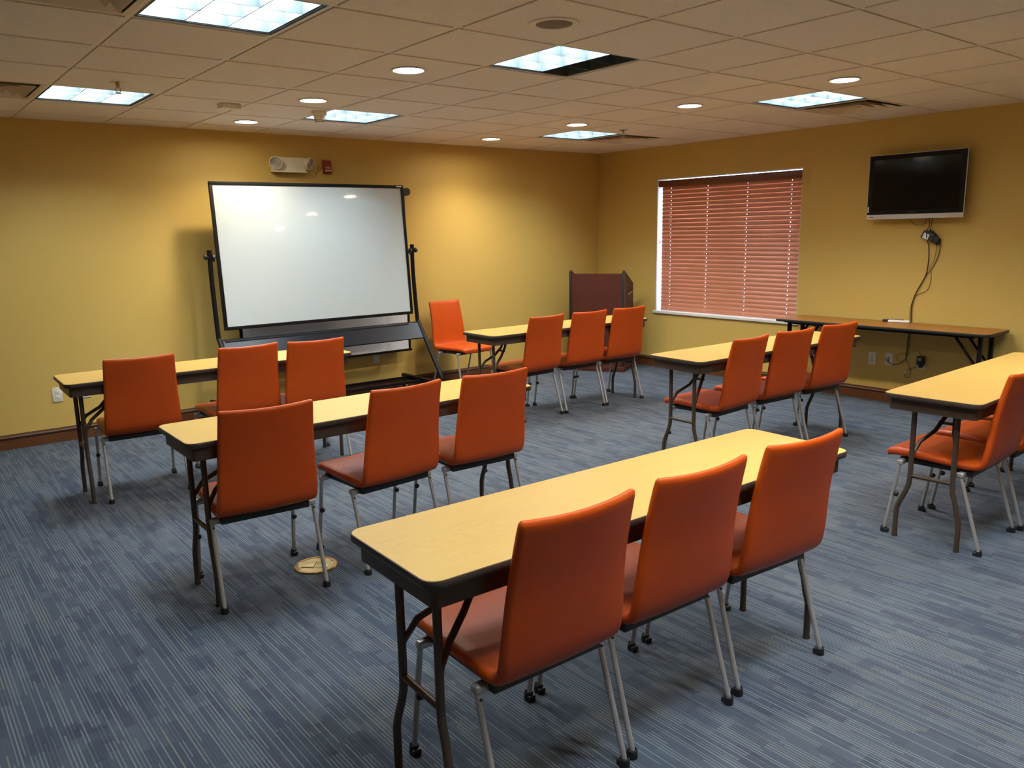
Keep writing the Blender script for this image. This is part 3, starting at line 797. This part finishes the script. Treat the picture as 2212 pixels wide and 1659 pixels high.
# ------------------------------------------------------------------ chairs
def make_chair():
    """origin between the rear feet; the sitter faces +y"""
    t = thing('stacking_chair', '', 'chair')
    # centre line of the padded shell: (y, z, half width, thickness, dish)
    S = [(.476,.405,.178,.010,0),(.4775,.412,.192,.024,0),(.472,.4215,.203,.034,0),(.455,.4275,.209,.040,.001),(.425,.4310,.213,.042,.002),(.36,.4300,.217,.042,.004),
         (.28,.4260,.219,.042,.006),(.20,.4215,.220,.041,.007),(.13,.4185,.220,.040,.007),(.085,.4175,.220,.038,.006),(.052,.4210,.220,.036,.005)]
    Bk = [(.052,.4210,.219,.036,.005),(.032,.4300,.219,.035,.004),(.018,.4450,.219,.034,.005),(.009,.466,.2185,.034,.006),(.003,.495,.218,.033,.007),(-.003,.530,.216,.033,.008),(-.009,.570,.2135,.033,.010),(-.015,.605,.211,.033,.012),
          (-.021,.645,.2085,.032,.014),(-.031,.695,.206,.031,.016),(-.044,.750,.2035,.030,.018),(-.058,.805,.2015,.029,.020),(-.0705,.852,.200,.028,.021),(-.0765,.870,.199,.025,.022),(-.0795,.879,.196,.017,.022),(-.0805,.8825,.190,.007,.022)]
    def ring(st, tan):
        y, z, hw_, th, dish = st
        nrm = Vector((0, -tan[1], tan[0]))          # toward the sitter
        r_ = th/2; pts = []
        w_ = hw_-r_
        us = [-1,-.75,-.5,-.25,0,.25,.5,.75,1]
        def off(u_): return dish*(u_*u_)
        for u_ in us: pts.append(Vector((u_*w_, y, z))+nrm*(r_+off(u_)))
        for k in range(1, 6):
            a = PI/2-PI*k/6
            pts.append(Vector((w_+r_*math.cos(a), y, z))+nrm*(r_*math.sin(a)+off(1)))
        for u_ in us[::-1]: pts.append(Vector((u_*w_, y, z))+nrm*(-r_+off(u_)))
        for k in range(1, 6):
            a = -PI/2-PI*k/6
            pts.append(Vector((-w_+r_*math.cos(a), y, z))+nrm*(r_*math.sin(a)+off(1)))
        return pts
    full = S+Bk[1:]
    tans = []
    for i in range(len(full)):
        a = full[max(i-1,0)]; c_ = full[min(i+1,len(full)-1)]
        # direction running from the back toward the nose on the seat so that the normal points up / forward
        d = Vector((a[0]-c_[0], a[1]-c_[1])); d.normalize(); tans.append((d.x, d.y))
    tans[0] = tans[3]; tans[1] = tans[3]; tans[2] = tans[3]
    k = len(S)
    mb = MB(); loft(mb, [ring(full[i], tans[i]) for i in range(k)]); seat = mb.build('seat', M_leather, t, sharp=50)
    mb = MB(); loft(mb, [ring(full[i], tans[i]) for i in range(k-1, len(full))]); mb.build('backrest', M_leather, t, sharp=50)
    fr = MB()
    fr.box(-.195,.195,.068,.106,.368,.400,bev=.004).box(-.195,.195,.385,.412,.380,.407,bev=.004)
    for s_ in (-1,1): fr.box(s_*.175-.014, s_*.175+.014, .085,.405,.380,.405,bev=.004)
    fr.box(-.16,.16,.12,.37,.392,.404,bev=.003)
    fr.build('seat_frame', M_black, t)
    for sx in (-1,1):
        # rear leg raked backward
        lg = MB().tube([(sx*.2235,.112,.384),(sx*.2275,.0,.022)], .0092, 14).build('leg', M_silver, t)
        MB().box(sx*.209-.026, sx*.209+.026, .094,.126,.366,.392,bev=.007).build('bracket', M_silver, lg)
        MB().cyl((sx*.2225,.0905,.352),(sx*.2225,.096,.354),.0042,10).build('bolt', M_hole, lg)
        MB().lathe([(.0165,0),(.0172,.006),(.0155,.026),(.012,.030)], 18, M=Matrix.Translation((sx*.2275,.0,0)), cap0=True).box(sx*.2275-.014, sx*.2275+.014, .006,.022,.0,.020,bev=.004).build('foot', M_black, lg)
        lg = MB().tube([(sx*.2235,.396,.392),(sx*.2275,.452,.022)], .0092, 14).build('leg', M_silver, t)
        MB().box(sx*.209-.026, sx*.209+.026, .382,.410,.374,.400,bev=.007).build('bracket', M_silver, lg)
        MB().lathe([(.0165,0),(.0172,.006),(.0155,.026),(.012,.030)], 18, M=Matrix.Translation((sx*.2275,.455,0)), cap0=True).box(sx*.2275-.014, sx*.2275+.014, .432,.448,.0,.020,bev=.004).build('foot', M_black, lg)
        MB().ball((sx*.2262,.406,.216),.0135).cyl((sx*.2262,.422,.216),(sx*.2262,.406,.216),.007,10).build('stacking_bumper', M_black, lg)
    return t
G = 'orange chairs at the folding tables'
CH = [(-5.715,-5.625,-1,'orange chair at the nearest table, left of its three'),
 (-5.212,-5.624,-2,'orange chair at the nearest table, middle of its three'),
 (-4.690,-5.640,-4.5,'orange chair at the nearest table, right of its three'),
 (-5.830,-3.866,-5,'orange chair beside the left table leg at the middle left table, left of its three'),
 (-5.170,-3.882,4,'orange chair at the middle left table, middle of its three, turned slightly left'),
 (-4.650,-3.895,-3,'orange chair at the middle left table, right of its three'),
 (-5.850,-1.963,-4,'leftmost orange chair in the photo, at the far left table'),
 (-5.190,-1.965,1.5,'orange chair at the far left table, middle of its three'),
 (-4.745,-2.030,-4.5,'orange chair at the far left table, right of its three'),
 (-2.690,-2.045,3,'orange chair at the table before the lectern, left of its three'),
 (-2.193,-2.052,-1.5,'orange chair at the table before the lectern, middle of its three'),
 (-1.703,-2.062,-1.5,'orange chair at the table before the lectern, right of its three'),
 (-2.695,-4.035,3,'orange chair at the table in front of the window, left of its three'),
 (-2.180,-4.036,-3.5,'orange chair at the table in front of the window, middle of its three'),
 (-1.648,-4.060,-5,'orange chair at the table in front of the window, right of its three'),
 (-2.840,-5.655,2,'orange chair at the right edge table with its whole seat visible'),
 (-2.325,-5.665,0,'orange chair at the right edge table, second seat behind the first'),
 (-1.760,-5.645,0,'orange chair at the right edge table, farthest and mostly hidden')]
cp = make_chair()
for n, (x, y, a, lab) in enumerate(CH):
    if n == 0: cp.location = (x,y,0); cp.rotation_euler = (0,0,R(a)); cp['label'] = lab; cp['group'] = G
    else: dup(cp, (x,y,0), R(a), lab, G)
wc = dup(cp, (-2.405,-.215,0), R(186), 'single orange chair against the back wall facing the room, right of the whiteboard')
if 'group' in wc: del wc['group']

# ------------------------------------------------------------------ rolling whiteboard
wb = thing('rolling_whiteboard', 'large tilted whiteboard on a black wheeled frame', 'whiteboard', (-3.868, -.42, 0), R(-.5))
tiltM = Matrix.Translation((0, .055, 1.420)) @ Matrix.Rotation(R(-4.3), 4, 'X')
bw, bh = .915, .612
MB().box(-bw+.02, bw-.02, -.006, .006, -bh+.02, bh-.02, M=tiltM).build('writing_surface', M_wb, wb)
f = MB()
for (x0,x1,z0,z1) in ((-bw,bw,bh-.028,bh),(-bw,bw,-bh,-bh+.028),(-bw,-bw+.028,-bh+.028,bh-.028),(bw-.028,bw,-bh+.028,bh-.028)): f.box(x0,x1,-.012,.012,z0,z1,bev=.002,M=tiltM)
brd = f.build('board_frame', M_blackm, wb)
MB().box(bw-.075,bw-.020,-.0128,-.0118,bh-.017,bh-.008,M=tiltM).build('maker_label', M_sticker, brd)
for sx in (-1, 1):
    x = sx*.968
    up = [(x,.060,1.475),(x,.058,1.2),(x,.020,.78),(x,.0,.735),(x,-.045,.675),(x,-.300,.335),(x,-.375,.235),(x,-.388,.200),(x,-.388,.150)]
    if True: MB().tube(smooth(up, 4), .0195, 12).build('upright', M_blackm, wb)
    MB().tube([(x-sx*.045,.055,1.420),(x+sx*.022,.055,1.420)], .009, 10).tube([(x+sx*.022,.055,1.420),(x+sx*.030,.055,1.420),(x+sx*.048,.055,1.420)], [.016,.024,.020], 14).build('pivot_knob', M_black, wb)
    MB().tube([(x-sx*.030,.055,1.410),(x-sx*.020,.055,1.410)], .030, 16).build('pivot_washer', M_black, wb)
    MB().box(x-.019, x+.019, -.400, .340, .128, .176, bev=.003).build('base_bar', M_blackm, wb)
    for yy in (-.36, .30):
        c_ = MB().cyl((x,yy,.128),(x,yy,.085),.009,10).box(x-.018,x+.018,yy-.016,yy+.016,.060,.092,bev=.003).build('caster', M_black, wb)
        MB().cyl((x-.013,yy,.035),(x+.013,yy,.035),.035,24).build('wheel', M_black, c_)
for yy in (.24, -.02): MB().box(-.95,.95,yy-.012,yy+.012,.132,.158).build('cross_bar', M_blackm, wb)
# sloping shelf hung between the uprights
sh = MB(); sh.prism([(.0,.722),(-.015,.712),(-.118,.578),(-.122,.588),(-.018,.726),(.0,.734)], -.945, .945, 'x')
sh.build('shelf', M_shelf, wb)
MB().prism([(.012,.722),(.012,.734),(-.030,.722),(-.030,.705)], -.93, .84, 'x').build('marker_tray', M_black, wb)

rb = thing('lower_whiteboard', 'second whiteboard behind the rolling one, seen below its shelf', 'whiteboard', (-3.675, -.10, 0))
MB().box(-.86,.86,-.006,.006,.425,1.96).build('panel', M_wb2, rb)
f = MB()
f.box(-.88,.885,-.016,.014,.402,.424,bev=.002).box(-.875,.875,-.010,.010,1.955,1.975)
for sx in (-1,1): f.box(sx*.862-.011,sx*.862+.011,-.011,.011,.424,1.96)
f.build('frame', M_blackm, rb)
MB().cyl((.900,-.018,1.985),(.900,.018,1.985),.038,24).cyl((.868,0,1.985),(.90,0,1.985),.009,10).build('locking_knob', M_black, rb)
MB().box(-.30,.30,.006,.094,1.3,1.34).build('wall_mount', M_blackm, rb)

# ------------------------------------------------------------------ lectern
phi = R(30)
lc = thing('lectern', 'dark mahogany lectern standing diagonally in the room corner', 'lectern', (-.558, -.96, 0), phi)
# local: x runs back into the corner (away from the audience) along the side, y toward the left front corner
LW, LD, LH = .63, .46, 1.13
sidep = [(0,.0),(LD,.0),(LD,.97),(.05,LH),(.025,LH+.006),(.008,LH),(0,LH-.015)]
for y0, nm in ((0,'side_panel'),(LW-.02,'side_panel')):
    MB().prism(sidep, y0, y0+.02, 'y').build(nm, M_cherry, lc, bevel=.003)
MB().box(.012,.030,.02,LW-.02,.06,LH-.030).build('front_panel', M_cherry, lc)
Ms = Matrix.Translation((.030,0,LH-.035)) @ Matrix.Rotation(math.atan2(.155,.41), 4, 'Y')
MB().box(.0,.44,.021,LW-.021,-.018,0,M=Ms).build('slanted_top', M_cherry, lc)
MB().box(-.014,LD+.01,-.012,LW+.012,.0,.058,bev=.003).build('plinth', M_cherry, lc)
for zz in (.35,.66): MB().box(.030,LD-.02,.02,LW-.02,zz,zz+.018).build('shelf', M_cherry, lc)
for yy in (-.001, LW-.021):
    MB().box(-.006,.006,yy,yy+.022,.06,LH-.006,bev=.002).build('edge_strip', M_black, lc)
for sy, y0 in ((-1,0),(1,LW)):
    h_ = MB().tube(smooth([(.12,y0,.865),(.12,y0+sy*.020,.865),(.14,y0+sy*.024,.868),(.36,y0+sy*.024,.890),(.38,y0+sy*.020,.892),(.38,y0,.892)],3), .0055, 10)
    h_.build('handle', M_chrome if sy < 0 else M_black, lc)

# ------------------------------------------------------------------ brass floor box
fb = thing('floor_box', 'round brass floor outlet box in the carpet behind a chair leg', 'floor outlet', (-5.543, -3.640, 0), R(-38))
MB().lathe([(.104,0),(.104,.004),(.099,.0075),(.085,.0075),(.083,.006)], 48).build('rim', M_brass, fb)
MB().lathe([(.083,.006),(.04,.0062),(.0005,.0062)], 48).build('cover', M_brass2, fb)
for dx in (-.034,.034):
    MB().box(dx-.031,dx+.031,-.033,.033,.0062,.0105 if dx < 0 else .0085,bev=.001).build('flap', M_brass2, fb)
MB().cyl((.066,.048,.006),(.066,.048,.008),.006,12).cyl((-.066,-.048,.006),(-.066,-.048,.008),.006,12).build('screw', M_brass, fb)

# ------------------------------------------------------------------ outdoors seen only through the blind
w = bpy.data.worlds.new('daylight'); bpy.context.scene.world = w
t = NT(w)
bg = t.n('ShaderNodeBackground', i_Color=(.58,.74,1.,1), i_Strength=4.5)
o = t.n('ShaderNodeOutputWorld'); t.link(bg.outputs[0], o.inputs[0])

# ------------------------------------------------------------------ camera
C = Vector((-7.064382660419089, -7.102422397227668, 1.577065221937067))
rv = Vector((0.779310963461714, -0.6263430920542552, -0.019202949364351508))
uv = Vector((0.13193559994663126, 0.1340457395946381, 0.9821531128918999))
fv = Vector((0.6125907440494816, 0.7679362413198386, -0.1871002660940417))
cam = bpy.data.cameras.new('camera'); co = bpy.data.objects.new('camera', cam); COL.objects.link(co)
cam.sensor_width = 36; cam.lens = 36*1726.84/2212; cam.clip_start = .05
Mx = Matrix((( rv.x, uv.x, -fv.x, C.x), (rv.y, uv.y, -fv.y, C.y), (rv.z, uv.z, -fv.z, C.z), (0,0,0,1)))
co.matrix_world = Mx
sc = bpy.context.scene; sc.camera = co
sc.view_settings.view_transform = 'Standard'; sc.view_settings.look = 'None'; sc.view_settings.gamma = 1
sc.view_settings.use_curve_mapping = False; sc.view_settings.exposure = 1.36
cy = sc.cycles
cy.use_denoising = True; cy.max_bounces = 9; cy.diffuse_bounces = 7; cy.glossy_bounces = 3; cy.transparent_max_bounces = 6; cy.transmission_bounces = 2
cy.caustics_reflective = False; cy.caustics_refractive = False; cy.sample_clamp_indirect = 6.; cy.use_light_tree = True
